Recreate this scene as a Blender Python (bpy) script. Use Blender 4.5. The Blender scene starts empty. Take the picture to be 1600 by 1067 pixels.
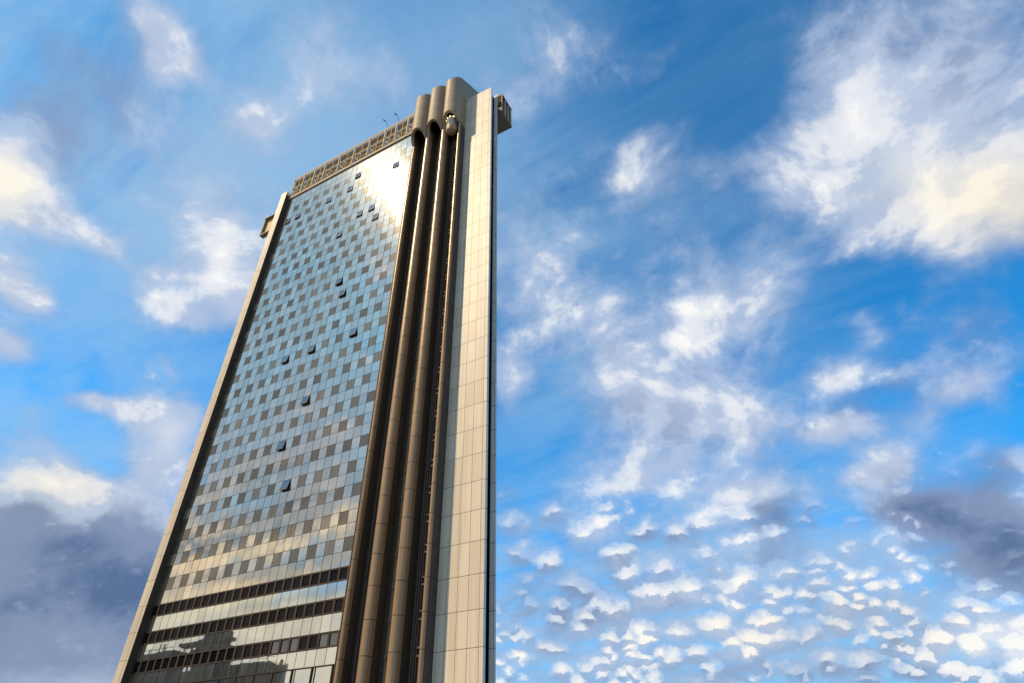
import bpy, bmesh, math, random
from mathutils import Vector, Matrix, Euler
random.seed(7)
R = math.radians
C = bpy.context.scene.collection
S = bpy.context.scene

# ------------------------------------------------------------------ camera
cam_d = bpy.data.cameras.new('camera')
cam = bpy.data.objects.new('camera', cam_d)
C.objects.link(cam)
cam_d.sensor_width = 36.0
cam_d.lens = 20.628
cam_d.clip_end = 20000
cam.matrix_world = Matrix(((0.8751434, 0.30211953, 0.37795215, 0.0),
                           (0.48368003, -0.52470555, -0.70052675, 0.0),
                           (-0.01332922, 0.79586926, -0.60532177, 1.7),
                           (0, 0, 0, 1)))
S.camera = cam

# ------------------------------------------------------------------ exposure
S.view_settings.view_transform = 'Standard'
S.view_settings.look = 'None'
S.view_settings.exposure = 0.0
S.view_settings.gamma = 1.0
S.cycles.max_bounces = 6
S.cycles.glossy_bounces = 4
S.cycles.sample_clamp_indirect = 6.0

# ------------------------------------------------------------------ sun
SUN_AZ, SUN_EL = -136.2, 50.4       # degrees, azimuth clockwise from +Y
sdir = Vector((math.sin(R(SUN_AZ)) * math.cos(R(SUN_EL)), math.cos(R(SUN_AZ)) * math.cos(R(SUN_EL)), math.sin(R(SUN_EL))))
sun_d = bpy.data.lights.new('sun', 'SUN')
sun_d.energy = 5.0
sun_d.angle = R(0.5)
sun_d.color = (1.0, 0.79, 0.52)
sun = bpy.data.objects.new('sun', sun_d)
C.objects.link(sun)
sun.rotation_euler = (-sdir).to_track_quat('-Z', 'Y').to_euler()

# ------------------------------------------------------------------ sky and clouds
# Every patch: azimuth, elevation, half width, half height (degrees), tilt, amount
BACK_COVER = [(-123.2,15.1,3.1,0.7,160,0.85),(-129.4,17.3,3.0,0.9,160,0.80),(-134.0,19.6,1.9,0.8,162,0.80),(-132.3,22.5,2.7,0.7,159,0.45),(-123.9,21.3,3.4,0.7,157,0.50),(-127.0,24.3,5.7,0.7,155,0.55),(-121.9,24.3,2.9,0.5,154,0.35),(-133.1,27.8,2.5,0.6,158,0.45),(-126.9,18.6,5.9,0.8,158,0.50),(-133.7,34.5,2.3,0.8,155,0.45),(-131.2,39.0,2.3,0.6,147,0.30),(-134.9,43.3,1.8,1.1,148,0.50),(-128.9,29.0,2.7,0.5,155,0.40),(-123.9,12.7,4.0,0.7,162,0.80),(-131.1,14.8,4.0,0.7,161,0.90),(-123.1,9.5,3.8,0.9,166,0.70),(-131.7,11.9,4.9,1.0,165,0.90),(-134.0,8.2,3.9,1.2,168,1.00)]
BACK_DARK = [(-126.6,17.7,3.9,0.4,159,0.50),(-122.7,16.7,2.3,0.4,159,0.30),(-129.8,20.5,4.7,0.4,158,0.40),(-126.4,14.4,2.8,0.4,162,0.35),(-133.5,16.6,2.1,0.4,162,0.35),(-130.0,12.7,3.4,0.4,164,0.25),(-127.3,23.2,4.6,0.4,156,0.35)]
BACK_BRIGHT = [(-123.2,15.1,2.7,0.4,160,0.40),(-129.9,17.3,2.3,0.4,160,0.35),(-134.0,19.6,1.3,0.4,161,0.40),(-130.3,13.5,3.9,0.4,164,0.30),(-133.7,34.5,1.8,0.5,155,0.20)]
COVER = [(22.0,44.1,9.6,7.8,94,0.84),(19.9,50.9,5.0,4.4,147,0.39),(31.2,46.0,4.5,3.2,78,0.56),(18.0,40.4,9.2,3.9,129,0.62),(23.7,37.0,4.3,3.5,81,0.56),(11.2,38.5,2.5,1.8,176,0.50),(19.6,35.7,3.4,1.9,106,0.39),(16.7,55.6,3.2,2.5,121,0.17),(27.7,48.9,2.4,1.6,117,-0.15),(11.2,35.2,5.0,2.6,152,-0.45),(20.7,31.9,2.3,2.1,115,-0.50),(10.0,48.4,6.8,2.2,57,0.11),(-0.3,59.8,4.1,1.7,-172,0.47),(-9.9,51.9,3.8,2.9,71,0.50),(-0.9,50.3,3.0,2.4,148,0.22),(-25.3,48.5,6.0,4.0,77,0.43),(-24.9,42.4,4.8,4.2,176,0.34),(-4.5,43.9,5.5,3.0,-166,0.17),(-0.9,37.5,7.7,2.9,170,0.62),(-17.9,38.7,7.4,2.8,167,0.50),(5.1,40.5,2.8,1.9,153,0.34),(4.7,44.9,3.1,2.3,75,0.13),(9.6,32.6,2.1,1.0,52,0.43),(14.5,32.7,2.4,1.6,-164,0.34),(18.1,29.9,3.5,1.6,34,0.39),(-8.0,33.0,3.8,2.0,168,0.17),(-13.8,29.3,8.1,4.4,162,0.95),(-28.4,33.7,3.5,2.4,89,0.62),(-6.0,28.4,4.8,3.9,172,0.28),(-16.4,34.5,2.7,2.4,174,0.39),(-18.8,23.2,7.8,2.6,171,0.62),(-12.9,23.5,3.1,1.9,175,0.39),(-22.0,30.4,3.1,2.5,177,-0.35),(-3.0,27.8,3.5,2.6,144,0.22),(4.6,28.8,2.7,1.5,-179,0.67),(10.7,27.4,2.5,1.1,-176,0.45),(13.4,24.8,3.3,1.6,-163,0.78),(9.6,22.9,1.9,1.4,169,0.34),(3.5,24.5,3.1,1.3,165,0.84),(15.3,23.1,1.6,1.2,59,0.34),(5.5,20.9,2.0,1.1,-174,1.06),(3.1,20.8,1.0,0.7,172,0.39),(-2.6,21.7,3.4,1.2,175,0.34),(8.7,16.3,5.0,3.1,151,0.95),(10.8,13.1,3.7,2.9,-159,0.78),(5.0,17.8,2.9,1.4,170,0.39),(14.0,18.8,2.0,1.6,154,0.62),(-4.8,18.0,4.4,3.6,166,0.67),(-5.7,20.8,4.0,1.5,171,0.34),(-40.4,65.1,16.2,2.9,-170,-0.10),(-6.7,56.2,6.5,2.7,179,-0.35),(5.5,54.8,4.6,3.1,74,-0.45),(11.6,59.6,4.5,2.7,137,-0.35),(0.9,17.6,3.3,1.5,172,-0.20),(-5.5,36.8,1.9,1.3,164,0.11),(-10.3,7.2,25.4,2.0,177,0.50),(-17.1,13.4,15.0,2.0,177,0.17),(2.1,9.1,10.1,1.9,174,0.45),(8.8,7.7,3.6,2.2,-176,0.17),(3.5,12.8,7.0,1.3,172,0.34),(-76.9,47.0,7.5,4.5,175,0.34),(-66.4,44.0,6.3,6.1,-157,0.38),(-57.9,57.8,9.0,3.3,-141,0.29),(-84.1,46.2,4.7,2.7,98,0.30),(-40.0,63.7,9.0,2.2,-144,0.27),(-21.6,61.3,7.2,3.0,-150,0.27),(-48.6,55.7,7.6,3.0,-140,0.22),(-64.6,59.8,3.9,3.2,90,0.25),(-81.1,54.3,2.1,1.7,150,0.84),(-76.8,53.7,2.1,1.6,147,0.78),(-78.2,51.7,1.5,1.2,116,0.56),(-82.2,38.0,3.6,2.8,106,0.78),(-79.2,37.4,3.7,2.1,-179,0.45),(-82.5,44.2,4.8,2.4,98,0.11),(-63.2,39.8,4.6,2.8,120,0.84),(-59.4,37.3,3.5,2.6,105,0.78),(-63.8,36.0,2.7,1.8,-170,0.34),(-73.3,37.3,1.5,0.9,144,0.56),(-76.9,37.6,2.2,1.2,173,0.28),(-68.2,36.7,2.0,1.1,-147,0.62),(-66.8,34.4,2.0,1.2,178,0.67),(-63.3,34.1,1.9,1.0,-172,0.45),(-63.9,52.0,2.4,1.9,-164,0.56),(-65.9,43.0,4.3,3.6,-142,0.11),(-77.6,32.1,2.2,1.3,153,0.84),(-75.4,31.1,2.0,0.9,167,0.67),(-75.7,27.9,2.1,1.2,168,0.84),(-72.7,32.7,4.5,2.4,113,-0.40),(-67.7,29.0,3.9,2.1,-160,-0.40),(-70.7,26.9,2.4,1.2,-160,-0.30),(-67.7,25.7,2.9,1.1,179,1.06),(-63.5,29.4,1.1,0.7,170,0.45),(-65.2,30.3,0.8,0.7,162,0.39),(-63.8,26.3,0.9,0.7,104,0.39),(-61.2,28.1,1.1,0.5,-165,0.28),(-61.6,24.1,3.5,3.0,120,1.01),(-60.4,26.0,1.8,1.6,119,0.34),(-61.6,20.4,3.1,2.7,158,0.45),(-71.4,22.0,2.8,2.1,131,0.67),(-67.1,19.4,3.2,1.7,161,0.73),(-70.5,17.9,2.0,1.1,-170,0.50),(-66.9,22.8,2.8,1.3,89,-0.40),(-65.5,21.6,1.9,1.3,147,-0.30),(-65.5,13.0,9.6,5.2,177,1.06),(-62.7,7.8,11.0,4.0,-178,1.01),(-61.0,12.2,6.3,4.9,144,0.56),(-69.6,16.7,3.2,2.0,-174,0.45),(-61.0,15.5,3.4,2.7,131,0.45)]
PUFF = [(-23.1,10.2,8.3,4.0,179,0.25),(3.5,12.8,5.1,2.7,176,0.25),(7.0,6.3,4.4,1.9,179,0.30),(-24.7,22.1,6.6,4.1,178,0.30),(-18.9,17.3,14.8,4.9,177,0.50),(-17.4,11.4,16.2,6.0,178,0.60),(-1.8,11.1,8.3,4.1,177,0.55),(5.8,8.1,6.9,3.2,178,0.60),(-11.2,19.9,11.0,3.3,174,0.35),(-10.3,7.2,24.1,2.7,177,0.40),(-25.6,18.1,5.9,3.3,179,0.20)]
DARK = [(-25.3,12.8,7.9,1.6,179,0.20),(8.8,15.5,4.3,2.4,143,0.80),(10.7,12.4,3.2,2.4,-168,0.75),(7.1,17.4,2.6,1.1,-174,0.35),(12.5,18.0,2.0,1.4,-147,0.50),(-4.3,16.9,3.8,2.4,46,0.40),(-4.5,19.0,3.7,1.0,-178,0.45),(-65.7,13.4,9.1,3.6,-180,0.62),(-63.2,8.1,10.7,3.6,-178,0.72),(-59.8,12.8,4.5,3.6,137,0.50),(-69.6,16.7,2.2,1.0,-170,0.35),(-67.5,14.9,3.7,1.3,-171,0.20),(27.4,47.2,6.1,3.0,107,0.22),(19.7,54.1,3.0,2.4,97,0.10),(-12.6,28.2,6.4,3.0,156,0.18),(8.2,26.6,2.7,1.8,163,0.25),(3.4,25.7,2.9,1.1,164,0.20),(17.8,28.9,2.7,1.6,39,0.30),(-10.4,18.2,8.1,1.6,174,0.10),(-26.3,15.4,8.7,1.9,179,0.25),(-10.4,6.5,23.9,1.8,177,0.40),(1.1,6.4,10.7,1.6,176,0.25),(-81.1,44.0,5.3,2.6,97,0.35),(-14.6,11.8,15.9,3.0,176,0.12),(-85.6,45.7,5.1,4.7,86,0.28),(-15.6,34.7,2.4,1.8,172,0.05),(-28.6,23.4,5.3,3.6,89,0.15)]
VEIL = [(-8.1,6.0,23.2,3.0,177,0.70),(-28.8,7.4,8.1,3.8,179,0.40),(-51.7,53.5,13.6,7.5,-141,0.48),(-66.1,43.5,8.1,6.5,170,0.55),(-74.9,46.3,6.3,5.6,165,0.48),(-83.0,42.7,7.5,4.2,101,0.42),(-62.3,58.2,5.4,4.6,101,0.30),(-40.1,64.2,8.8,2.4,-153,0.12),(-19.6,64.3,5.7,2.6,-153,0.13),(-28.7,61.0,5.0,3.2,-147,0.12),(-25.2,49.7,7.7,5.5,87,0.35),(-60.3,45.5,5.0,3.1,105,0.25),(-8.2,47.8,8.5,4.7,-177,0.28),(-2.0,40.2,8.2,4.6,160,0.38),(-13.4,34.5,10.7,5.5,171,0.38),(-24.5,35.5,13.6,6.2,87,0.30),(-13.5,17.4,18.1,6.5,175,0.65),(-17.5,10.9,19.2,5.4,178,0.95),(0.5,10.9,12.3,5.0,176,0.85),(6.1,25.5,7.5,3.6,176,0.20),(21.6,44.4,7.3,5.8,117,0.20),(0.2,24.8,8.0,4.4,168,0.20),(-61.8,22.4,6.8,4.1,112,0.25),(-70.0,20.4,4.9,3.3,-170,0.25)]
WARM = [(24.5,35.3,4.7,3.6,129,0.80),(19.3,39.6,5.0,2.9,140,0.30),(-82.2,38.0,2.8,2.1,106,0.60),(-67.6,19.1,3.2,2.3,-177,0.45),(-71.4,21.5,2.0,1.8,150,0.35),(0.3,10.4,7.0,2.2,175,0.35),(-20.2,11.1,13.7,4.5,178,0.15),(-4.8,9.1,9.3,2.3,176,0.30)]
BRIGHT = [(-82.6,38.2,2.8,1.9,107,0.50),(-63.4,40.3,1.9,1.2,107,0.35),(19.4,41.4,4.5,2.0,-95,0.20),(-28.4,33.7,1.9,1.6,89,0.15),(24.1,36.2,2.6,2.2,116,0.25),(-18.0,23.8,5.3,1.5,175,0.10),(-67.3,19.4,2.2,1.0,168,0.20),(-61.8,24.6,2.1,1.6,115,0.15)]

# the sky behind the camera, seen as reflections, plus unseen veils added to whiten ambient light
COVER += BACK_COVER + [(-128, 9, 40, 4, 0, .9), (-150, 20, 20, 6, 0, .5), (-126, 21, 36, 9, 0, .36)]
DARK += BACK_DARK + [(-126, 24, 36, 9, 0, .05)]
WARM += [(-125, 15, 45, 10, 0, 1.35)]
BRIGHT += BACK_BRIGHT + [(-128, 9, 40, 4, 0, .3)]
VEIL += [(-130, 45, 40, 26, 0, 1.7), (-125, 26, 45, 16, 0, 1.0), (-136, 13, 22, 8, 0, 1.0), (125, 35, 46, 40, 0, 1.5), (178, 40, 42, 40, 0, 1.4)]  # positive-azimuth veils are unseen, added to whiten and brighten the ambient light

world = bpy.data.worlds.new('World')
S.world = world
world.use_nodes = True
world.cycles.sampling_method = 'MANUAL'
world.cycles.sample_map_resolution = 512
nt = world.node_tree
nt.nodes.clear()
def N(t, **kw):
    n = nt.nodes.new(t)
    for k, v in kw.items():
        setattr(n, k, v)
    return n
def L(a, b): nt.links.new(a, b)
def put(sock, v):
    if isinstance(v, bpy.types.NodeSocket): L(v, sock)
    else: sock.default_value = v
def M(op, a, b=None, c=None, clamp=False):
    n = N('ShaderNodeMath', operation=op, use_clamp=clamp)
    put(n.inputs[0], a)
    if b is not None: put(n.inputs[1], b)
    if c is not None: put(n.inputs[2], c)
    return n.outputs[0]
def V(op, a, b=None, scale=None):
    n = N('ShaderNodeVectorMath', operation=op)
    put(n.inputs[0], a)
    if b is not None: put(n.inputs[1], b)
    if scale is not None: put(n.inputs['Scale'], scale)
    return n.outputs['Value'] if op in ('DOT_PRODUCT', 'LENGTH') else n.outputs['Vector']
def smooth(x, lo, hi, a=0.0, b=1.0):
    n = N('ShaderNodeMapRange', interpolation_type='SMOOTHSTEP')
    put(n.inputs['Value'], x); put(n.inputs['From Min'], lo); put(n.inputs['From Max'], hi)
    put(n.inputs['To Min'], a); put(n.inputs['To Max'], b)
    return n.outputs['Result']
def mixc(f, a, b):
    n = N('ShaderNodeMix', data_type='RGBA')
    put(n.inputs['Factor'], f)
    put(n.inputs[6], a); put(n.inputs[7], b)
    return n.outputs[2]
def noise(vec, scale, detail, rough, dist=0.0, lac=2.0):
    n = N('ShaderNodeTexNoise')
    n.inputs['Scale'].default_value = scale; n.inputs['Detail'].default_value = detail
    n.inputs['Roughness'].default_value = rough; n.inputs['Distortion'].default_value = dist
    n.inputs['Lacunarity'].default_value = lac
    L(vec, n.inputs['Vector'])
    return n.outputs['Fac'], n.outputs['Color']
tc = N('ShaderNodeTexCoord')
D = V('NORMALIZE', tc.outputs['Generated'])
sep = N('ShaderNodeSeparateXYZ'); L(D, sep.inputs[0])
dz = sep.outputs['Z']

# a gentle warp of the direction so that the patches get torn outlines
wsrc = V('SCALE', D, scale=9.0)
_, wcol = noise(wsrc, 1.0, 4, 0.6)
warp = V('SCALE', V('SUBTRACT', wcol, (0.5, 0.5, 0.5)), scale=0.055)
DW = V('ADD', D, warp)

def patches(table, vec, after=None):
    acc = None
    if after is not None:
        vec = V('ADD', vec, M('MULTIPLY', after, 1e-9))
    for i, (az, el, w, h, tilt, amt) in enumerate(table):
        if i and i % 12 == 0:          # evaluate in short batches
            vec = V('ADD', vec, M('MULTIPLY', acc, 1e-9))
        a, e = R(az), R(el)
        c = Vector((math.sin(a) * math.cos(e), math.cos(a) * math.cos(e), math.sin(e)))
        E_ = Vector((math.cos(a), -math.sin(a), 0))
        U_ = E_.cross(c)
        t = R(tilt)
        ax = E_ * math.cos(t) + U_ * math.sin(t)
        ay = c.cross(ax)
        rot = Matrix((ax, ay, c)).transposed().to_euler()
        m = N('ShaderNodeMapping', vector_type='TEXTURE')
        L(vec, m.inputs['Vector'])
        m.inputs['Location'].default_value = c
        m.inputs['Rotation'].default_value = rot
        m.inputs['Scale'].default_value = (R(w), R(h), 0.6)
        r2 = V('DOT_PRODUCT', m.outputs['Vector'], m.outputs['Vector'])
        g = M('POWER', 0.42, r2)
        acc = M('MULTIPLY', g, amt) if acc is None else M('MULTIPLY_ADD', g, amt, acc)
    return acc
cover = patches(COVER, DW)
puffc = patches(PUFF, DW, cover)
dark = patches(DARK, DW, puffc)
veil = patches(VEIL, D, dark)
warm = patches(WARM, D, veil)
bright = patches(BRIGHT, D, warm)

# cloud coordinates: a conformal map of the dome whose cells shrink towards the horizon
sx, sy = sep.outputs['X'], sep.outputs['Y']
zc1 = M('MAXIMUM', dz, -0.5)
flat = M('POWER', M('DIVIDE', M('SUBTRACT', 1.001, zc1), M('ADD', 1.0, zc1)), 0.42)
k1 = M('DIVIDE', flat, M('POWER', M('ADD', zc1, 1.0), 2.0))
cx = N('ShaderNodeCombineXYZ')
L(M('MULTIPLY', M('SUBTRACT', M('MULTIPLY', sx, sx), M('MULTIPLY', sy, sy)), k1), cx.inputs[0])
L(M('MULTIPLY', M('MULTIPLY', M('MULTIPLY', sx, sy), 2.0), k1), cx.inputs[1])
L(M('MULTIPLY', sx, 0.35), cx.inputs[2])
Q = cx.outputs[0]
inv = M('DIVIDE', 1.0, M('MAXIMUM', M('ADD', dz, 0.17), 0.08))
P = V('SCALE', D, scale=inv)
Pxy = V('MULTIPLY', P, (1, 1, 0))
def billow(p):
    f1, _ = noise(p, 5.4, 10, 0.60, 0.2)
    return f1
def cells(p, scale):
    vo = N('ShaderNodeTexVoronoi', feature='SMOOTH_F1', voronoi_dimensions='2D')
    vo.inputs['Scale'].default_value = scale
    vo.inputs['Smoothness'].default_value = 0.5
    L(p, vo.inputs['Vector'])
    return M('SUBTRACT', 0.70, vo.outputs['Distance'])
szn, _ = noise(Q, 4.5, 2, 0.5)
szf = smooth(szn, 0.44, 0.58)
def puffs(p, q):
    v = V('ADD', p, q)
    a, b = cells(v, 20.0), cells(v, 35.0)
    return M('ADD', a, M('MULTIPLY', M('SUBTRACT', b, a), szf))
_, pw = noise(Q, 18.0, 6, 0.65)
pwarp = V('SCALE', V('SUBTRACT', pw, (0.5, 0.5, 0.5)), scale=0.060)
# second look a little nearer the zenith: where the cloud ends up there it is a lit top
PUP = V('SCALE', Q, scale=0.978)
BD = V('MULTIPLY', D, (1.0, 1.0, 1.35))
SUNO = V('ADD', BD, (-0.016, -0.012, 0.036))
b0 = billow(BD)
b1 = billow(SUNO)
q0 = puffs(Q, pwarp)
q1 = puffs(PUP, pwarp)
lowfade = smooth(dz, 0.05, 0.16)
# billowy density
cb = M('ADD', M('MULTIPLY', M("SUBTRACT", b0, 0.5), 2.2), M('SUBTRACT', cover, 0.17))
densA = smooth(cb, -0.14, 0.85)
lightA = M('MULTIPLY', M('MULTIPLY', M('SUBTRACT', b0, b1), 1.9), M('SUBTRACT', 1.0, M('MULTIPLY', dark, 1.1), clamp=True))
# puff density
fine, _ = noise(Q, 30.0, 5, 0.6)
pb = M('ADD', M('ADD', M('MULTIPLY', M('SUBTRACT', q0, 0.42), 1.35), M('MULTIPLY', M('SUBTRACT', fine, 0.5), 1.0)), M('ADD', M('SUBTRACT', puffc, 0.41), M('MULTIPLY', M('SUBTRACT', b0, 0.5), 1.7)))
densB = smooth(pb, -0.42, 0.92)
lightB = M('MAXIMUM', M('MINIMUM', M('MULTIPLY', M('SUBTRACT', q0, q1), 4.2), 0.26), -0.14)
# thin veil, streaked
stretch = N('ShaderNodeMapping'); L(Pxy, stretch.inputs['Vector'])
stretch.inputs['Rotation'].default_value = (0, 0, R(38)); stretch.inputs['Scale'].default_value = (1.0, 2.4, 1)
st, _ = noise(stretch.outputs['Vector'], 1.9, 9, 0.62, 0.5)
densV = M('MULTIPLY', veil, smooth(st, 0.25, 0.70, 0.15, 1.30))
densV = M('SUBTRACT', 1.0, M('POWER', 0.30, densV))

sky = N('ShaderNodeTexSky', sky_type='NISHITA', sun_disc=False)
sky.sun_elevation = R(SUN_EL)
sky.sun_rotation = R(SUN_AZ)
sky.altitude = 100; sky.air_density = 1.0; sky.dust_density = 0.6; sky.ozone_density = 2.2
hs = N('ShaderNodeHueSaturation')
hs.inputs['Hue'].default_value = 0.5; hs.inputs['Saturation'].default_value = 1.0; hs.inputs['Value'].default_value = 1.0
L(sky.outputs[0], hs.inputs['Color'])
blue = V('SCALE', V('MULTIPLY', hs.outputs[0], (0.0, 1.36, 2.1)), scale=smooth(dz, 0.30, 0.95, 1.14, 0.80))

SK = 0.10                              # world strength
K = 1.0 / SK
def col(r, g, b): return (r * K, g * K, b * K, 1)
thick = M('MAXIMUM', densA, densB)
tone = M('ADD', M('ADD', M('MULTIPLY', densA, 0.24), M('MULTIPLY', densB, 0.37)), 0.39)
tone = M('ADD', tone, M('MULTIPLY', M('MULTIPLY', M('SUBTRACT', b1, 0.53), 1.5), densB))
tone = M('ADD', tone, M('MULTIPLY', M('MAXIMUM', lightA, -0.10), densA))
tone = M('ADD', tone, M('MULTIPLY', lightB, densB))
tone = M('ADD', tone, M('MULTIPLY', bright, 0.9))
darkn = M('MULTIPLY', dark, M('MULTIPLY_ADD', b0, 2.6, -0.30))
tone = M('SUBTRACT', tone, M('MULTIPLY', darkn, 0.60), clamp=True)
ramp = N('ShaderNodeValToRGB')
cr = ramp.color_ramp
cr.interpolation = 'EASE'
cr.elements[0].position = 0.0; cr.elements[0].color = (0.098, 0.160, 0.305, 1)
cr.elements[1].position = 1.0; cr.elements[1].color = (1.0, 0.985, 0.95, 1)
for pos, c in ((0.30, (0.24, 0.31, 0.48, 1)), (0.55, (0.49, 0.58, 0.76, 1)), (0.78, (0.80, 0.83, 0.89, 1))):
    e = cr.elements.new(pos); e.color = c
L(tone, ramp.inputs['Fac'])
cl = N('ShaderNodeMix', data_type='RGBA', blend_type='MULTIPLY')
L(M('MULTIPLY', warm, 0.7, clamp=True), cl.inputs['Factor'])
L(ramp.outputs['Color'], cl.inputs[6]); cl.inputs[7].default_value = (1.0, 0.88, 0.66, 1)
cloudcol = V('SCALE', cl.outputs[2], scale=K)
veilcol = mixc(smooth(dz, 0.12, 0.42), col(0.40, 0.52, 0.72), col(0.34, 0.57, 0.82))
base = mixc(densV, blue, veilcol)
alpha = M('MULTIPLY', thick, 0.97)
skycol = mixc(alpha, base, cloudcol)
bg = N('ShaderNodeBackground')
L(skycol, bg.inputs['Color']); bg.inputs['Strength'].default_value = SK
wo = N('ShaderNodeOutputWorld'); L(bg.outputs[0], wo.inputs['Surface'])

# ------------------------------------------------------------------ helpers
class MB:
    """collects shapes and links them as ONE mesh object"""
    def __init__(s): s.v = []; s.f = []; s.m = []; s.mi = 0
    def add(s, vs, fs):
        o = len(s.v); s.v += [tuple(v) for v in vs]
        for f in fs: s.f.append(tuple(i + o for i in f)); s.m.append(s.mi)
    def box(s, x0, x1, y0, y1, z0, z1):
        s.add([(x, y, z) for z in (z0, z1) for y in (y0, y1) for x in (x0, x1)],
              [(0, 2, 3, 1), (4, 5, 7, 6), (0, 1, 5, 4), (2, 6, 7, 3), (0, 4, 6, 2), (1, 3, 7, 5)])
    def prism(s, pts, z0, z1, zf=None, zb=None):
        """pts: plan outline, anticlockwise from above; zf/zb: top / bottom height as a function of a point"""
        n = len(pts)
        b = [(x, y, zb(x, y) if zb else z0) for x, y in pts]
        t = [(x, y, zf(x, y) if zf else z1) for x, y in pts]
        s.add(b + t, [tuple(range(n - 1, -1, -1)), tuple(range(n, 2 * n))] + [(i, (i + 1) % n, n + (i + 1) % n, n + i) for i in range(n)])
    def bar(s, a, b, w, h=None):
        a, b = Vector(a), Vector(b); h = h or w
        d = (b - a).normalized()
        u = d.cross(Vector((0, 0, 1)) if abs(d.z) < .9 else Vector((0, 1, 0))).normalized(); v = u.cross(d)
        vs = []
        for p in (a, b):
            for su, sv in ((-1, -1), (1, -1), (1, 1), (-1, 1)): vs.append(p + u * su * w / 2 + v * sv * h / 2)
        s.add(vs, [(3, 2, 1, 0), (4, 5, 6, 7)] + [(i, (i + 1) % 4, 4 + (i + 1) % 4, 4 + i) for i in range(4)])
    def tube(s, a, b, r0, r1=None, n=12):
        a, b = Vector(a), Vector(b); r1 = r0 if r1 is None else r1
        d = (b - a).normalized()
        u = d.cross(Vector((0, 0, 1)) if abs(d.z) < .9 else Vector((0, 1, 0))).normalized(); v = u.cross(d)
        vs = [p + (u * math.cos(2 * math.pi * k / n) + v * math.sin(2 * math.pi * k / n)) * r for p, r in ((a, r0), (b, r1)) for k in range(n)]
        s.add(vs, [tuple(range(n - 1, -1, -1)), tuple(range(n, 2 * n))] + [(k, (k + 1) % n, n + (k + 1) % n, n + k) for k in range(n)])
    def lathe(s, c, prof, n=24):
        c = Vector(c); vs = []
        for r, z in prof:
            for k in range(n): vs.append((c.x + r * math.cos(2 * math.pi * k / n), c.y + r * math.sin(2 * math.pi * k / n), c.z + z))
        fs = [tuple(range(n - 1, -1, -1)), tuple(range(n * (len(prof) - 1), n * len(prof)))]
        for j in range(len(prof) - 1):
            for k in range(n): fs.append((j * n + k, j * n + (k + 1) % n, (j + 1) * n + (k + 1) % n, (j + 1) * n + k))
        s.add(vs, fs)
    def build(s, name, mats, parent=None, smooth=False, loc=None):
        base = Vector(loc) if loc is not None else (parent['_w'] and Vector(parent['_w']) if parent is not None else Vector((0, 0, 0)))
        me = bpy.data.meshes.new(name)
        me.from_pydata([(x - base.x, y - base.y, z - base.z) for x, y, z in s.v], [], s.f)
        for m in (mats if isinstance(mats, (list, tuple)) else [mats]): me.materials.append(m)
        me.polygons.foreach_set('material_index', s.m)
        bm = bmesh.new(); bm.from_mesh(me); bmesh.ops.recalc_face_normals(bm, faces=bm.faces); bm.to_mesh(me); bm.free()
        if smooth:
            me.shade_smooth(); me.set_sharp_from_angle(angle=R(35))
        o = bpy.data.objects.new(name, me); C.objects.link(o)
        if parent is not None:
            o.parent = parent
            pw = Vector(parent['_w'])
            o.location = base - pw
        else: o.location = base
        o['_w'] = tuple(base)
        return o
def tag(o, label, cat, group=None):
    o['label'] = label; o['category'] = cat
    if group: o['group'] = group
    return o
def empty(name, loc, label, cat, group=None):
    o = bpy.data.objects.new(name, None); C.objects.link(o); o.location = loc; o.empty_display_size = 1
    o['_w'] = tuple(loc)
    return tag(o, label, cat, group)

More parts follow.
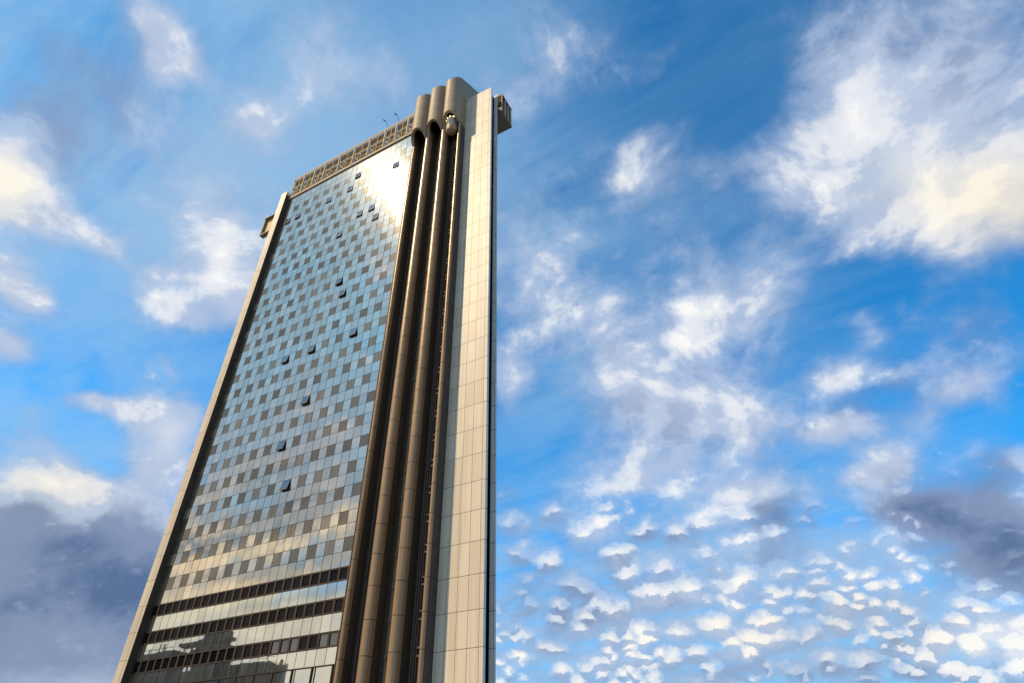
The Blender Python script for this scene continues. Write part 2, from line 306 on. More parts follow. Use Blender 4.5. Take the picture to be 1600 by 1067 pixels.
# ------------------------------------------------------------------ materials
class Mat:
    def __init__(s, name):
        s.m = bpy.data.materials.new(name); s.m.use_nodes = True
        s.t = s.m.node_tree; s.t.nodes.clear()
        s.out = s.t.nodes.new('ShaderNodeOutputMaterial')
        s.tc = s.t.nodes.new('ShaderNodeTexCoord')
    def n(s, typ, inputs=None, **kw):
        x = s.t.nodes.new(typ)
        for k, v in kw.items(): setattr(x, k, v)
        for k, v in (inputs or {}).items(): s.put(x.inputs[k], v)
        return x
    def put(s, sock, v):
        if isinstance(v, bpy.types.NodeSocket): s.t.links.new(v, sock)
        else: sock.default_value = v
    def math(s, op, a, b=None, c=None, clamp=False):
        x = s.n('ShaderNodeMath', operation=op, use_clamp=clamp); s.put(x.inputs[0], a)
        if b is not None: s.put(x.inputs[1], b)
        if c is not None: s.put(x.inputs[2], c)
        return x.outputs[0]
    def noise(s, scale=(1, 1, 1), sc=1.0, detail=4, rough=.55, dist=0):
        mp = s.n('ShaderNodeMapping', {'Vector': s.tc.outputs['Object'], 'Scale': scale})
        x = s.n('ShaderNodeTexNoise', {'Vector': mp.outputs[0], 'Scale': sc, 'Detail': detail, 'Roughness': rough, 'Distortion': dist})
        return x.outputs['Fac']
    def mix(s, f, a, b):
        x = s.n('ShaderNodeMix', data_type='RGBA'); s.put(x.inputs['Factor'], f); s.put(x.inputs[6], a); s.put(x.inputs[7], b); return x.outputs[2]
    def rng(s, v, a, b, c, d):
        x = s.n('ShaderNodeMapRange', {'Value': v, 'From Min': a, 'From Max': b, 'To Min': c, 'To Max': d}); return x.outputs[0]
    def xyz(s):
        x = s.n('ShaderNodeSeparateXYZ', {0: s.tc.outputs['Object']}); return x.outputs
    def seam(s, v, period, off, width):
        """1 in a narrow line every `period` along v"""
        f = s.math('FRACT', s.math('DIVIDE', s.math('SUBTRACT', v, off - width / 2), period))
        return s.math('LESS_THAN', f, width / period)
    def bump(s, h, strength, dist=.02):
        x = s.n('ShaderNodeBump', {'Height': h, 'Strength': strength, 'Distance': dist}); return x.outputs[0]
    def principled(s, colr, rough=.5, metal=0.0, normal=None, spec=.25):
        p = s.n('ShaderNodeBsdfPrincipled', {'Base Color': colr, 'Roughness': rough, 'Metallic': metal, 'Specular IOR Level': spec})
        if normal is not None: s.put(p.inputs['Normal'], normal)
        s.t.links.new(p.outputs[0], s.out.inputs[0]); return s.m

TX, TY = -57.0, 51.0                    # foot of the tower
JZ, JO = 3.231, 11.91                   # panel joint spacing and phase in height

def stone(name, vx, voff, jw=.05, base=(.76, .625, .465), period=1.27):
    m = Mat(name); X = m.xyz()
    n1 = m.noise((1, 1, .12), .55, 5, .6); n2 = m.noise((1, 1, 1), 9, 3, .6); n3 = m.noise((3, 3, .05), 1.5, 4, .6)
    panel = m.n('ShaderNodeTexWhiteNoise', {'Vector': m.n('ShaderNodeCombineXYZ', {
        0: m.math('FLOOR', m.math('DIVIDE', m.math('SUBTRACT', X[0], voff - TX), period)),
        1: m.math('FLOOR', m.math('DIVIDE', m.math('SUBTRACT', X[2], JO), JZ))}).outputs[0]}, noise_dimensions='3D').outputs[0]
    c = m.mix(m.rng(n1, .3, .7, 0, 1), (base[0] * .93, base[1] * .92, base[2] * .90, 1), (base[0] * 1.04, base[1] * 1.04, base[2] * 1.03, 1))
    c = m.mix(m.rng(panel, 0, 1, 0, .5), c, (base[0] * .72, base[1] * .70, base[2] * .68, 1))
    c = m.mix(m.rng(n3, .46, .74, 0, .36), c, (.30, .24, .18, 1))
    c = m.mix(m.rng(n2, .4, .7, 0, .05), c, (.3, .27, .23, 1))
    j = m.seam(X[2], JZ, JO, jw)
    if vx: j = m.math('MAXIMUM', j, m.seam(X[0], period, voff - TX, jw * .85))
    c = m.mix(j, c, (.10, .085, .07, 1))
    return m.principled(c, .48, 0, m.bump(m.math('SUBTRACT', 1.0, j), .5, .03))
M_panel = stone('pale_stone_panel', True, -31.07)
M_fin = stone('warm_stone_panel', True, -82.75, .05, (.72, .58, .42), 1.35)
M_strip = stone('grey_metal_panel', True, -30.33, .06, (.80, .76, .72), .49)

def bronze(name, base=(.38, .23, .118), seams=True, metal=.25, rough=.30):
    m = Mat(name); X = m.xyz()
    n1 = m.noise((1, 1, .08), .9, 5, .6); n2 = m.noise((6, 6, .4), 1.0, 4, .6)
    c = m.mix(m.rng(n1, .3, .7, 0, 1), tuple(b * .80 for b in base) + (1,), tuple(b * 1.14 for b in base) + (1,))
    c = m.mix(m.rng(n2, .55, .8, 0, .35), c, (base[0] * .45, base[1] * .42, base[2] * .4, 1))
    nor = None
    if seams:
        j = m.seam(X[2], JZ, 12.0, .06)
        ang = m.seam(X[0], .62, .11, .022)
        jj = m.math('MAXIMUM', j, m.math('MULTIPLY', ang, .55))
        c = m.mix(jj, c, (.03, .022, .016, 1))
        nor = m.bump(m.math('SUBTRACT', 1.0, jj), .6, .03)
    return m.principled(c, m.rng(n1, .3, .7, rough - .05, rough + .09), metal, nor)
M_bronze = bronze('bronze_cladding')
M_cap = bronze('tan_cladding', (.34, .25, .165), True, 0, .6)
M_flank_shade = bronze('shaded_flank_bronze', (.075, .060, .050), True, .0, .6)  # darker copy of the pier bronze, with shade put into the colour
M_mullion = bronze('bronze_mullion', (.075, .048, .032), False, .3, .5)
M_ledge = bronze('tan_metal', (.50, .38, .24), False, 0, .75)
M_steel = bronze('ochre_steelwork', (.70, .50, .21), False, 0, .75)

def plain(name, c, rough=.6, metal=0.0, var=.25, spec=.2):
    m = Mat(name); n = m.noise((1, 1, .3), 1.6, 5, .6)
    return m.principled(m.mix(n, tuple(x * (1 - var) for x in c) + (1,), tuple(x * (1 + var) for x in c) + (1,)), rough, metal, None, spec)
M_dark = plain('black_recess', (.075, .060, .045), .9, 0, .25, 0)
M_gap = plain('gap_shade_black', (.006, .006, .006), .9, 0, .2, 0)
M_shade = plain('dark_brown_metal', (.060, .046, .034), .7, 0, .25, .1)
M_rust = plain('brown_guide_plate', (.24, .155, .085), .6)
M_rail = plain('grey_brown_rail', (.16, .125, .095), .6)
M_louvre = plain('grey_brown_louvre', (.13, .088, .054), .95, 0, .25, 0)
M_roof = plain('roof_grey', (.2, .19, .18), .8)
M_box = plain('weathered_brown_box', (.17, .135, .105), .55)
M_boxin = plain('ochre_box_lining', (.62, .40, .17), .6)
M_pole = plain('dark_lamp_metal', (.03, .028, .028), .4, .4)
M_red = plain('red_lens', (.55, .02, .05), .3)
m = Mat('grey_green_render'); X = m.xyz(); st_ = m.seam(X[0], 3.1, 0, 1.5); fl_ = m.seam(X[2], 3.4, .9, 1.7)
c_ = m.mix(m.noise((1, 1, 1), .6, 5, .6), (.045, .052, .050, 1), (.085, .095, .090, 1))
M_wall_far = m.principled(m.mix(m.math('MULTIPLY', st_, fl_), c_, (.022, .026, .028, 1)), .6)

def glass(name, tint, amount, body, rough=.03, halo=.05, wave=.35, curtain=0.0, streak=0.0, halo_r=.26):
    m = Mat(name)
    w1 = m.noise((1, 1, .7), .55, 2, .5); w2 = m.noise((1, 1, .45), 2.3, 2, .5)
    h = m.math('ADD', w1, m.math('MULTIPLY', w2, .22))
    nor = m.bump(h, wave, .05)
    isl = m.n('ShaderNodeNewGeometry').outputs['Random Per Island']
    oi = m.n('ShaderNodeObjectInfo').outputs['Random']
    rnd = m.math('FRACT', m.math('ADD', isl, oi))
    t = m.mix(rnd, tuple(x * .86 for x in tint) + (1,), tuple(min(1, x * 1.05) for x in tint) + (1,))
    b = m.mix(rnd, tuple(x * .72 for x in body) + (1,), tuple(x * 1.3 for x in body) + (1,))
    if curtain:
        cu = m.noise((3.2, 3.2, .03), 2.0, 3, .6)
        b = m.mix(m.math('MULTIPLY', m.rng(cu, .42, .68, 0, 1), m.rng(rnd, .25, 1, .1, curtain)), b, (.36, .32, .26, 1))
    if streak:
        s1 = m.noise((4, 4, .10), 1.3, 5, .65)
        f = m.math('MULTIPLY', m.rng(s1, .50, .75, 0, 1), streak)
    g = m.n('ShaderNodeBsdfGlossy', {'Color': t, 'Roughness': rough, 'Normal': nor})
    g2 = m.n('ShaderNodeBsdfGlossy', {'Color': (.95, .93, .86, 1), 'Roughness': halo_r, 'Normal': nor})
    d = m.n('ShaderNodeBsdfDiffuse', {'Color': b})
    a = m.n('ShaderNodeMixShader', {0: amount, 1: d.outputs[0], 2: g.outputs[0]})
    c = m.n('ShaderNodeMixShader', {0: halo, 1: a.outputs[0], 2: g2.outputs[0]})
    last = c
    if streak:
        d2 = m.n('ShaderNodeBsdfDiffuse', {'Color': (.34, .29, .20, 1)})
        last = m.n('ShaderNodeMixShader', {0: f, 1: c.outputs[0], 2: d2.outputs[0]})
    m.t.links.new(last.outputs[0], m.out.inputs[0]); return m.m
M_clad = glass('mirror_cladding', (.86, .765, .655), .86, (.20, .20, .18), .03, .008, .20, 0, .10, halo_r=.235)
M_cladlow = glass('stained_mirror_cladding', (.76, .78, .74), .84, (.22, .20, .17), .02, .010, .05, 0, .26, halo_r=.2)
M_pink = glass('pale_replacement_panel', (.80, .76, .76), .7, (.45, .38, .36), .05, .012, halo_r=.2)
M_win = glass('grey_window_glass', (.68, .58, .48), .21, (.105, .088, .070), .03, .010, .16, .55, halo_r=.2)
M_open = glass('dark_open_sash_glass', (.55, .58, .62), .6, (.03, .03, .032), .02, .005, .1, halo_r=.2)
M_rib = glass('black_window_glass', (.5, .5, .55), .035, (.008, .007, .007), .02, .0, .08)
M_rib2 = glass('blue_grey_window_glass', (.62, .66, .74), .22, (.02, .022, .026), .02, .0, .1)
M_lift = glass('lift_cabin_glass', (.9, .9, .88), .18, (.22, .185, .14), .06, .01, .1)
m = Mat('lift_lamp'); e = m.n('ShaderNodeEmission', {'Color': (1, .85, .45, 1), 'Strength': 3.0}); m.t.links.new(e.outputs[0], m.out.inputs[0]); M_lamp = m.m

# ------------------------------------------------------------------ ground
def ground_mat():
    m = Mat('city_paving'); n1 = m.noise((1, 1, 1), .05, 6, .6); n2 = m.noise((1, 1, 1), 3, 4, .6)
    br = m.n('ShaderNodeTexBrick', {'Vector': m.tc.outputs['Object'], 'Scale': 1.0, 'Color1': (.17, .165, .155, 1), 'Color2': (.21, .20, .19, 1), 'Mortar': (.07, .07, .065, 1), 'Mortar Size': .012})
    c = m.mix(m.rng(n1, .35, .65, 0, .6), br.outputs[0], (.10, .10, .095, 1))
    return m.principled(c, .8, 0, m.bump(n2, .2))
g = MB(); g.add([(-3000, -3000, 0), (3000, -3000, 0), (3000, 3000, 0), (-3000, 3000, 0)], [(0, 1, 2, 3)])
go = g.build('ground', ground_mat()); go['kind'] = 'structure'

# ------------------------------------------------------------------ the tower
T = empty('tower', (TX, TY, 0), 'tall bronze and mirror glass tower block with three rounded lift shafts up its front', 'tower')
YF = 50.246                             # plane of the glass
GX0, GX1 = -82.20, -48.20
CW = (GX1 - GX0) / 24
FH = 3.30
Z0 = 14.381                             # middle of the lowest ribbon of windows
def zc(k): return Z0 + FH * k
ZT = 105.0                              # top of the glass

core = MB()
core.prism([(-83.6, 50.62), (-46.8, 50.62), (-46.8, 53.6), (-36.3, 53.6), (-36.3, 51.2), (-31.6, 51.2), (-31.6, 53.1), (-38.5, 64.5), (-77, 64.5), (-86.2, 55.5), (-86.2, 50.62)], 0, 105.3)
core.build('core_wall', M_panel, T)
rf = MB(); rf.prism([(-83.3, 52.3), (-36.6, 53.8), (-38.8, 64.2), (-76.8, 64.2), (-83.3, 57)], 105.3, 106.2)
rf.build('roof', M_roof, T)
bk = MB(); bk.box(GX0 - .02, GX1 + .02, 50.33, 50.62, 0, ZT + .1)
bk.build('mullion_backing', M_shade, T)

def quad(mb, x0, x1, z0, z1, y=YF, tilt=(0, 0), th=.05):
    """thin slab with a slightly tilted face"""
    cx, cz = (x0 + x1) / 2, (z0 + z1) / 2
    f = [(x, y + (x - cx) * tilt[0] + (z - cz) * tilt[1], z) for x, z in ((x0, z0), (x1, z0), (x1, z1), (x0, z1))]
    b = [(x, y + th, z) for x, z in ((x0, z0), (x1, z0), (x1, z1), (x0, z1))]
    mb.add(f + b, [(0, 1, 2, 3), (7, 6, 5, 4), (0, 4, 5, 1), (1, 5, 6, 2), (2, 6, 7, 3), (3, 7, 4, 0)])
def jit(a=.0034): return (random.gauss(0, a), random.gauss(0, a))
GV, GH = .035, .028                     # half gaps between panels
OPEN = {(1, 25), (3, 25), (9, 25), (13, 25), (14, 26), (21, 25), (16, 22), (18, 22), (19, 21), (13, 21), (15, 17), (16, 16), (19, 13), (13, 13), (9, 13), (14, 10), (12, 8), (14, 6)}
clad = MB(); low = [MB(), MB(), MB()]; wins = []
for c in range(24):
    x0, x1 = GX0 + c * CW + GV, GX0 + (c + 1) * CW - GV
    for k in range(3, 28):
        zl, zh = zc(k) - .80, min(zc(k) + .80, ZT)
        if k == 3: quad(clad, x0, x1, zc(2) + .76 + GH, zl - GH, tilt=jit())
        if (c + k) % 2 == 0 and k < 27: wins.append((c, k))
        elif (c, k) != (9, 14): quad(clad, x0, x1, zl + GH, zh - GH, tilt=jit())
        if k < 27: quad(clad, x0, x1, zh + GH, zc(k + 1) - .80 - GH, tilt=jit())
    for k in (0, 1): quad(low[k], x0, x1, zc(k) + .76 + GH, zc(k + 1) - .76 - GH, tilt=jit(.0008))
    quad(low[2], x0, x1, 12.02, zc(0) - .76 - GH, tilt=jit(.0008))
clad.build('mirror_cladding', M_clad, T)
for lw in low: lw.build('stained_cladding', M_cladlow, T)
pk = MB(); quad(pk, GX0 + 9 * CW + GV, GX0 + 10 * CW - GV, zc(14) - .8 + GH, zc(14) + .8 - GH, tilt=jit())
pk.build('replacement_panel', M_pink, T)['label'] = 'pale pinkish replacement panel'

# windows flush with the mirror panels: the hundred that show largest are parts, the rest one part
fw = Vector((-0.37795, 0.70053, 0.60532))
def shows(ck):
    p = Vector((GX0 + (ck[0] + .5) * CW, YF, zc(ck[1]) - 1.7)); d = p.length
    return (p.y / d) / (p.dot(fw) ** 2)
shut = sorted([w for w in wins if w not in OPEN], key=shows, reverse=True)
def win_rect(c, k): return GX0 + c * CW + GV, GX0 + (c + 1) * CW - GV, zc(k) - .8 + GH, zc(k) + .8 - GH
rest = MB()
for i, (c, k) in enumerate(shut):
    a = win_rect(c, k)
    if i < 100:
        w = MB(); quad(w, *a, tilt=jit(.002)); w.build('window', M_win, T)
    else: quad(rest, *a, tilt=jit(.002))
rest.build('window_pattern', M_win, T)['kind'] = 'stuff'
for (c, k) in sorted(OPEN):             # top-hung sashes standing open over a dark hole
    x0, x1, z0, z1 = win_rect(c, k)
    hole = MB(); hole.box(x0, x1, YF + .055, YF + .085, z0, z1)
    ob = hole.build('open_window', M_dark, T); ob['label'] = 'window with its sash swung out at the foot'
    a = R(random.uniform(10, 13) if k < 20 else random.uniform(5, 6.5))
    h = z1 - z0
    dy, dzz = math.sin(a) * h, math.cos(a) * h
    fr = MB(); pn = MB()
    def at(u, v, off=0):                # u across 0..1, v down 0..1
        return (x0 + (x1 - x0) * u, YF - .02 - dy * v - off * math.cos(a), z1 - dzz * v + off * math.sin(a) * -1)
    def slab(mb, u0, u1, v0, v1, o0, o1):
        mb.add([at(u, v, o) for o in (o0, o1) for u, v in ((u0, v0), (u1, v0), (u1, v1), (u0, v1))],
               [(0, 1, 2, 3), (7, 6, 5, 4), (0, 4, 5, 1), (1, 5, 6, 2), (2, 6, 7, 3), (3, 7, 4, 0)])
    slab(fr, 0, .06, 0, 1, -.05, .03); slab(fr, .94, 1, 0, 1, -.05, .03); slab(fr, .06, .94, .94, 1, -.05, .03); slab(fr, .06, .94, 0, .04, -.05, .03)
    slab(pn, .06, .94, .04, .94, -.015, .008)
    fr.bar((x0 + .05, YF + .05, z0 + .5), at(.03, .9), .04); fr.bar((x1 - .05, YF + .05, z0 + .5), at(.97, .9), .04)
    f = fr.build('sash_frame', M_mullion, ob); pn.build('pane', M_open, ob)

# three ribbons of black windows between bronze mullions
for k in (0, 1, 2):
    for c in range(24):
        x0, x1 = GX0 + c * CW, GX0 + (c + 1) * CW
        w = MB()
        a0, a1, h0, h1 = x0 + .17, x1 - .13, .60, .76
        zz = zc(k); ya, yb = YF - .04, YF + .12
        oc = [(x0 + .002, zz - h1), (x1 - .002, zz - h1), (x1 - .002, zz + h1), (x0 + .002, zz + h1)]
        ic = [(a0, zz - h0), (a1, zz - h0), (a1, zz + h0), (a0, zz + h0)]
        w.add([(x, y, z) for y in (ya, yb) for ring in (oc, ic) for x, z in ring],
              [f for j in range(4) for f in ((j, (j + 1) % 4, 4 + (j + 1) % 4, 4 + j), (8 + j, 12 + j, 12 + (j + 1) % 4, 8 + (j + 1) % 4),
                                             (j, 8 + j, 8 + (j + 1) % 4, (j + 1) % 4), (4 + j, 4 + (j + 1) % 4, 12 + (j + 1) % 4, 12 + j))])
        wo_ = w.build('ribbon_window', M_mullion, T)
        blue_pane = k == 0 and c in (17, 18, 19, 22, 23)
        p = MB(); p.box(x0 + .172, x1 - .132, YF + .06, YF + .08, zc(k) - .598, zc(k) + .598)
        p.build('pane', M_rib2 if blue_pane else M_rib, wo_)

# tall panels under the lowest ribbon, with pairs of dark mullions
for c in range(0, 24, 2):
    x0, x1 = GX0 + c * CW, GX0 + (c + 2) * CW
    b = MB(); quad(b, x0 + .34, x1 - .34, 3.4, 11.86, tilt=jit(.002))
    bp = b.build('base_panel', M_cladlow, T)
    b = MB(); quad(b, x0 + .05, x0 + .19, 3.4, 11.86); b.build('side_strip', M_cladlow, bp)
    b = MB(); b.box(x0 + .20, x0 + .33, YF - .03, YF + .08, 3.4, 11.9); b.box(x1 - .33, x1 - .20, YF - .03, YF + .08, 3.4, 11.9); b.build('mullion', M_mullion, bp)
b = MB(); b.box(GX0, GX1, YF - .06, YF + .06, 11.90, 12.0); b.build('base_rail', M_mullion, T)
b = MB(); b.box(GX0, GX1, YF - .10, YF + .06, 0, 3.38); b.build('plinth', M_shade, T)

# stone fin at the far end
b = MB(); b.prism([(-83.94, 49.32), (-82.24, 49.32), (-82.24, 50.61), (-83.94, 50.61)], 0, 107.0); b.build('end_fin', M_fin, T)
b = MB(); b.box(-82.236, -82.215, 49.35, 50.60, 0, 106.0); b.build('fin_inner_side', M_shade, T)  # dark sheet over the inner side of the fin

# bronze ribs between the glass and the first shaft
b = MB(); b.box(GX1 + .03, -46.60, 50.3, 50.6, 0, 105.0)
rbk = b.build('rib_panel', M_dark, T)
b = MB()
for i in range(6):
    x = GX1 + .12 + i * .26
    b.box(x, x + .10, 50.10, 50.296, 0, 104.9)
b.build('rib', M_mullion, rbk)

# ---- lift shafts: piers, caps and recesses
RO, RI, YC, PER = 1.72, 1.20, 48.5, 3.55
XC = [-37.77 - 2 * PER, -37.77 - PER, -37.77]
YN = 48.85
def nose(x0, x1, yb=52.4, n=14):
    r = (x1 - x0) / 2; cx = (x0 + x1) / 2
    pts = [(cx - r, yb)] + [(cx + r * math.cos(t), YN + r * math.sin(t)) for t in [math.pi + math.pi * i / n for i in range(n + 1)]] + [(cx + r, yb)]
    return pts
def zcut(x, xc):
    u = max(-1, min(1, (x - xc) / RO)); return 97.0 + 2.2 * math.sqrt(max(0, 1 - u * u))
spans = [(XC[0] - RO, XC[0] - RI), (XC[0] + RI, XC[1] - RI), (XC[1] + RI, XC[2] - RI), (XC[2] + RI, XC[2] + RO)]
for i, (a, b_) in enumerate(spans):
    p = MB(); p.prism(nose(a, b_), 0, 98.7 if i in (1, 2) else 96.99)
    o = p.build('shaft_pier', M_bronze, T, True)
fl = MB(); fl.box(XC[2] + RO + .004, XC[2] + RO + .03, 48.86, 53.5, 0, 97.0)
fl.build('flank_shade_sheet', M_flank_shade, T)  # thin sheet over the pier side that carries its shade as colour
SL = .66
for i, xc in enumerate(XC):
    m_ = MB(); n = 28
    yb = 54.2
    def ztop(x, y): return 111.4 + SL * (y - YC)
    # outer shell: half round front, straight sides, rounded back
    outer = [(xc + RO, yb)] + [(xc + RO * math.cos(t), yb + 1.2 * math.sin(t)) for t in [math.pi * j / 10 for j in range(1, 10)]] + [(xc - RO, yb)]
    front = [(xc + RO * math.cos(t), YC + RO * math.sin(t)) for t in [math.pi + math.pi * j / n for j in range(n + 1)]]
    ring_o = outer + front
    inner = [(xc + RI * math.cos(t), YC + RI * math.sin(t)) for t in [math.pi + math.pi * j / n for j in range(n + 1)]]
    no = len(ring_o)
    top = [(x, y, min(ztop(x, y), 115.1 - .5 * max(0, y - yb) ** 2)) for x, y in ring_o]
    bot = [(x, y, zcut(x, xc) if y < YC + .01 else 97.0) for x, y in ring_o]
    m_.add(bot + top, [tuple(range(no, 2 * no))] + [(j, (j + 1) % no, no + (j + 1) % no, no + j) for j in range(no)])
    # soffit ring following the arch, and the inside of the tube
    k0 = len(outer)
    fo = [(x, y, zcut(x, xc)) for x, y in front]
    fi = [(x, y, zcut(xc + (x - xc) * RO / RI, xc) + .0) for x, y in inner]
    fit = [(x, y, 106.0) for x, y in inner]
    q = len(front)
    m_.add(fo + fi, [(j, j + 1, q + j + 1, q + j) for j in range(q - 1)])
    m_.add(fi + fit, [(j, j + 1, q + j + 1, q + j) for j in range(q - 1)])
    cap = m_.build('shaft_cap', M_cap, T, True)
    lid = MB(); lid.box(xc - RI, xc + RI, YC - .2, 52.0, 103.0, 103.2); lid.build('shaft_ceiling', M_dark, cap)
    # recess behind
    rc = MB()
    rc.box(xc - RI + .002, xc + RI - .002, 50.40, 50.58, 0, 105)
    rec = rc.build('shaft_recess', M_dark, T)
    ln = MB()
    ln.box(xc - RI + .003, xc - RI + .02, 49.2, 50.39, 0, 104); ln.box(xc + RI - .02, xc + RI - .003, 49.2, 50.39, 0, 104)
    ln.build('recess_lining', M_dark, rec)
    gr = MB()
    if i == 0:
        for x in (-.6, -.2, .25, .6): gr.box(xc + x, xc + x + .08, 50.10, 50.395, 0, 104)
    elif i == 1:
        gr.box(xc - .45, xc + .12, 50.22, 50.395, 0, 104)
        for x in (.35, .62, .85): gr.box(xc + x, xc + x + .07, 50.10, 50.395, 0, 104)
    else:
        for x in (-.75, -.45, -.15, .22): gr.box(xc + x, xc + x + .07, 50.05, 50.395, 0, 104)
    gr.build('guide_rail', M_rust if i == 1 else M_rail, rec)
    k = 0
    z = 5.2
    while z < 101:
        br = MB()
        if i == 2:
            br.box(xc - .1, xc + RI - .03, 49.95, 50.36, z, z + .16); br.box(xc - .1, xc + RI - .03, 49.95, 50.36, z + .72, z + .86)
            br.box(xc + .32, xc + .40, 50.16, 50.34, z - .3, z + JZ - .31)
            br.build('cross_beam', M_rail, rec)
        else:
            br.bar((xc + RI - .03, 49.55, z), (xc + .45, 50.2, z + .05), .12, .2); br.tube((xc + .5, 50.08, z - .22), (xc + .5, 50.08, z + .22), .14, n=8)
            if i == 1: br.tube((xc - .15, 50.215, z + .4), (xc - .15, 50.02, z + .4), .27, n=8); br.bar((xc - .15, 50.1, z + .4), (xc + .5, 50.08, z), .08)
            br.build('bracket', M_rail, rec)
        z += JZ
    if i == 2:
        gl = MB(); gl.box(xc + .30, xc + RI - .03, 50.365, 50.385, 3, 98); gl.build('shaft_glazing', glass('shaft_glass', (.6, .62, .6), .15, (.34, .34, .30), .05, .03, .2, .4), rec)

# ---- stone panel wall, shadow gap and end strip
b = MB(); b.prism([(-36.4, YF), (-30.62, YF), (-30.62, 50.68), (-36.4, 50.68)], 0, 106.1, zf=lambda x, y: 106.3 + (x + 30.62) * -.06)
b.build('panel_wall', M_panel, T)
b = MB(); b.box(-30.612, -30.60, YF + .01, 50.66, 0, 106.0); b.build('wall_edge', M_strip, T)
b = MB(); b.box(-33.0, -30.84, 50.69, 52.2, 0, 104.8); b.build('shadow_gap', M_gap, T)  # solid near-black block painted as the shade of the recess
b = MB(); b.prism([(-30.82, 51.6), (-30.06, 51.6), (-30.5, 52.3), (-30.82, 52.3)], 0, 105.4); b.build('end_strip', M_strip, T)

# ---- ledge and steel frame along the roof edge
b = MB(); b.box(GX0 - .05, -46.62, YF - .12, 50.60, ZT + .02, ZT + .55); b.build('roof_ledge', M_ledge, T)
px = [-82.0, -78.9, -75.75, -72.7, -68.55, -64.45, -60.35, -56.2, -53.25, -50.25, -47.6]
fr = MB()
fr.box(-82.2, -46.7, 50.18, 50.36, 111.24, 111.44); fr.box(-82.2, -46.7, 50.14, 50.30, 111.85, 112.10); fr.box(-82.2, -46.7, 50.18, 50.36, 108.56, 108.76)
truss = fr.build('roof_screen', M_steel, T)
for i, x in enumerate(px):
    p = MB(); p.box(x - .10, x + .10, 50.02, 50.175, 105.58, 111.84); p.box(x - .05, x + .05, 50.2, 50.30, 112.11, 112.7)
    p.build('post', M_steel, truss)
for i in range(len(px) - 1):
    a, b_ = px[i] + .101, px[i + 1] - .101
    mid = (a + b_) / 2
    p = MB(); p.box(a, b_, 50.42, 50.46, 108.80, 111.18); p.box(a, b_, 50.42, 50.46, 106.4, 108.5)
    lv = p.build('louvre_panel', M_louvre, truss)
    p = MB(); p.box(mid - .05, mid + .05, 50.30, 50.415, 108.80, 111.18); p.box(mid - .04, mid + .04, 50.30, 50.415, 105.6, 108.5)
    p.bar((a, 50.36, 105.7), (mid - .1, 50.36, 108.4), .10); p.bar((a, 50.34, 108.4), (mid - .1, 50.34, 105.7), .10)
    p.bar((mid + .1, 50.36, 105.7), (b_, 50.36, 107.0), .10); p.box(a, b_, 50.30, 50.34, 107.0, 107.1)
    p.build('brace', M_steel, truss)

# ---- boxes sticking out at the two ends near the top
bx = MB()
X0, X1, Y0, Y1, ZB, ZH = -33.6, -29.69, 52.72, 56.45, 100.9, 107.1
bx.box(X0, X1, Y0 + .5, Y1, ZB, ZB + .35); bx.box(X0, X1, Y0, Y1 + .15, ZH - .3, ZH); bx.box(X0, X1 - .3, Y1 - .3, Y1 - .05, ZB + .36, ZH - .31)
bx.box(X0, X1 - .45, Y0 + .9, Y1 - .31, ZB + .36, ZH - .31)
box1 = bx.build('service_box', M_box, T)
box1['label'] = 'open-sided service box standing out from the edge nearest the stone panels'
p = MB()
for y in (Y0 + .02, Y0 + 1.25, Y0 + 2.4, Y1 - .3):
    p.box(X1 - .24, X1 - .02, y, y + .22, ZB + .36 if y > Y0 + 1 else ZB + 2.6, ZH - .31)
p.build('box_post', M_ledge, box1)
p = MB()
p.box(X0 + 2.8, X1 - .26, Y0 + .02, Y0 + .30, ZB + 2.4, ZH - .31); 
for z in (ZB + 3.3, ZB + 4.3, ZB + 5.2): p.box(X0 + 2.9, X1 - .1, Y0 - .04, Y0 + .018, z, z + .12)
p.build('box_grille', M_louvre, box1)
bx = MB()
X0, X1, Y0, Y1, ZB, ZH = -88.45, -83.96, 50.2, 51.2, 96.9, 102.4
bx.box(X0, X1, Y0, Y1, ZB, ZB + .35); bx.box(X0, X1, Y0 - .1, Y1, ZH - .3, ZH); bx.box(X0, X0 + .35, Y0, Y1, ZB + .36, ZH - .31)
box2 = bx.build('service_box', M_box, T)
box2['label'] = 'open ochre lined service box at the far end'
p = MB(); p.box(X0 + .36, X1, Y0 + .5, Y0 + .6, ZB + .36, ZH - .31); p.build('box_lining', M_boxin, box2)

# ------------------------------------------------------------------ things on and beside the tower
lx, ly = -37.72, 48.45
LB = 94.6
lift = empty('glass_lift', (lx, ly, LB), 'small glass capsule lift under the arch of the shaft cap nearest the stone panels', 'lift')
b = MB(); b.lathe((lx, ly, LB), [(.12, 0), (.55, .06), (.85, .3), (.98, .8), (1.0, 1.5)]); b.build('cabin_floor_dome', plain('tan_cabin_shell', (.36, .25, .14), .5), lift, True)
b = MB(); b.lathe((lx, ly, LB), [(1.0, 1.502), (1.02, 3.1), (1.0, 3.3)]); b.build('cabin_glass', M_lift, lift, True)
b = MB()
for t in range(6):
    a = t * math.pi / 3 + .2
    b.bar((lx + 1.03 * math.cos(a), ly + 1.03 * math.sin(a), LB + 1.5), (lx + 1.03 * math.cos(a), ly + 1.03 * math.sin(a), LB + 3.3), .06)
b.build('cabin_mullion', M_mullion, lift)
b = MB(); b.lathe((lx, ly, LB), [(1.0, 3.302), (1.0, 3.45), (.7, 4.2), (.25, 4.5)]); b.build('cabin_roof', M_ledge, lift, True)
for t in range(4):
    a = -2.6 + t * .62
    b = MB(); b.lathe((lx + .98 * math.cos(a), ly + .98 * math.sin(a), LB + 3.62), [(.05, -.12), (.13, -.05), (.13, .05), (.05, .12)], 10); b.build('lamp', M_lamp, lift, True)

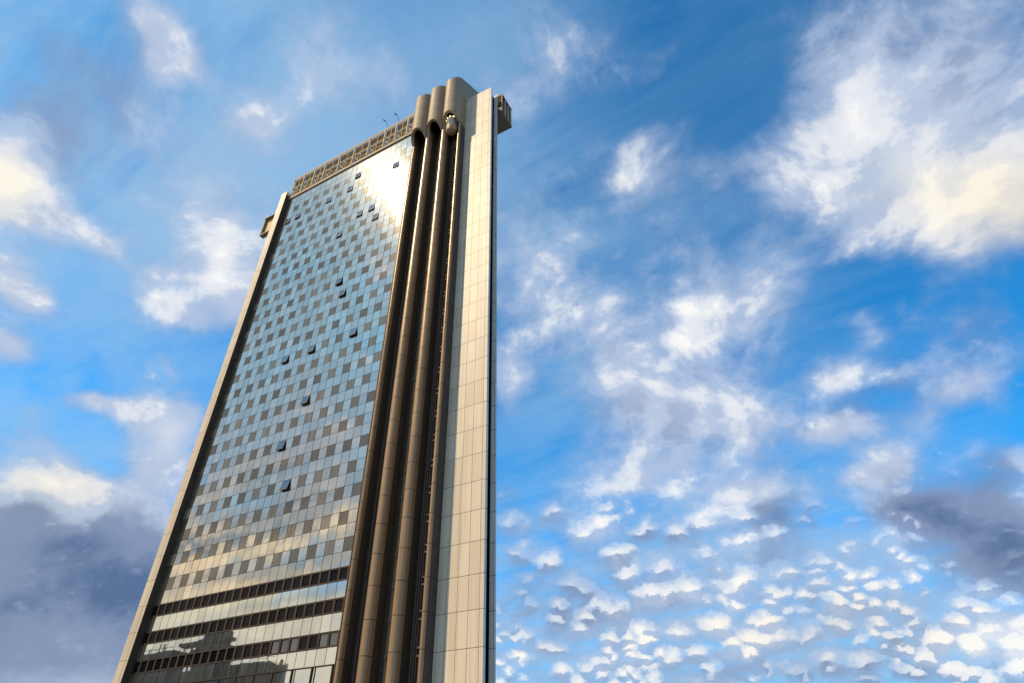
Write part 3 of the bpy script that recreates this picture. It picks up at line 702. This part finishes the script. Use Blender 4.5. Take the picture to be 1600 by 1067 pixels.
for x, lab in ((-56.2, 'dark curved roof lamp further from the lift shafts'), (-53.25, 'dark curved roof lamp nearer the lift shafts')):
    r_ = empty('roof_lamp', (x, 50.25, 112.7), lab, 'roof lamp', 'lamps on the roof screen')
    p = MB(); pts = [(x, 50.25, 112.7), (x - .02, 50.2, 113.7), (x - .18, 50.05, 114.5), (x - .42, 49.85, 114.95)]
    for a, b_ in zip(pts, pts[1:]): p.tube(a, b_, .05, .04, 8)
    p.build('pole', M_pole, r_, True)
    p = MB(); p.bar((x - .35, 49.9, 114.9), (x - .75, 49.5, 115.15), .18, .12); p.build('lamp_head', M_pole, r_)
bc = empty('beacon', (-42.95, 51.0, 113.1), 'small red beacon in the groove between two shaft caps', 'beacon')
p = MB(); p.tube((-42.95, 51, 110.5), (-42.95, 51, 113.3), .05, n=8); p.build('stem', M_pole, bc)
p = MB(); p.lathe((-42.95, 51, 113.3), [(.12, 0), (.24, .1), (.24, .4), (.1, .6)], 12); p.build('lens', M_red, bc, True)

# ------------------------------------------------------------------ the roofs mirrored in the lowest panels
nb = empty('neighbour_building', (-125, 6, 0), 'dark low building with stepped flat roofs mirrored in the lowest glass', 'building')
p = MB(); p.prism([(-160, 5), (-104.2, 5), (-101.9, 8.2), (-101.9, 10), (-102.8, 10.01), (-104.9, 10.02), (-160, 10.03)], 0, 21.2, zf=lambda x, y: 22.4 if x < -104 else 21.4)
p.build('wall', M_wall_far, nb)
p = MB(); p.box(-170, -136.0, 6, 9.6, 22.41, 27.2); p.box(-126.4, -120.6, 7, 9.6, 22.41, 29.7); p.box(-130.2, -127.4, 7.5, 9.4, 25.0, 26.6)
p.box(-120.59, -118.6, 7.5, 9.3, 22.41, 26.6); p.box(-128.4, -126.41, 7.5, 9.4, 22.41, 27.2)
p.build('roof_block', M_wall_far, nb)
p = MB(); p.box(-134.0, -118.6, 7.4, 9.8, 27.45, 28.15); p.bar((-132, 9, 22.4), (-132.8, 9, 27.45), .3); p.bar((-130.6, 9, 22.4), (-130.2, 9, 27.45), .3); p.build('roof_canopy', M_wall_far, nb)
p = MB()
p.bar((-160, 9.4, 28.0), (-136.2, 9.4, 27.9), .10)
for x in range(-160, -136, 3): p.bar((x, 9.4, 27.2), (x, 9.4, 28.0), .10)
p.bar((-141.4, 9.2, 27.2), (-141.3, 9.2, 28.9), .22); p.bar((-139.8, 9.2, 27.2), (-139.8, 9.2, 28.7), .2); p.bar((-105, 9.8, 22.4), (-104.8, 9.8, 23.4), .12); p.bar((-112, 9.8, 22.4), (-112, 9.8, 23.5), .12); p.bar((-112, 9.8, 23.4), (-103, 9.8, 22.8), .08)
p.bar((-101.4, 9.6, 19.5), (-100.9, 9.6, 22.2), .4)
p.build('roof_railing', M_pole, nb)

for o in bpy.data.objects:
    if '_w' in o: del o['_w']
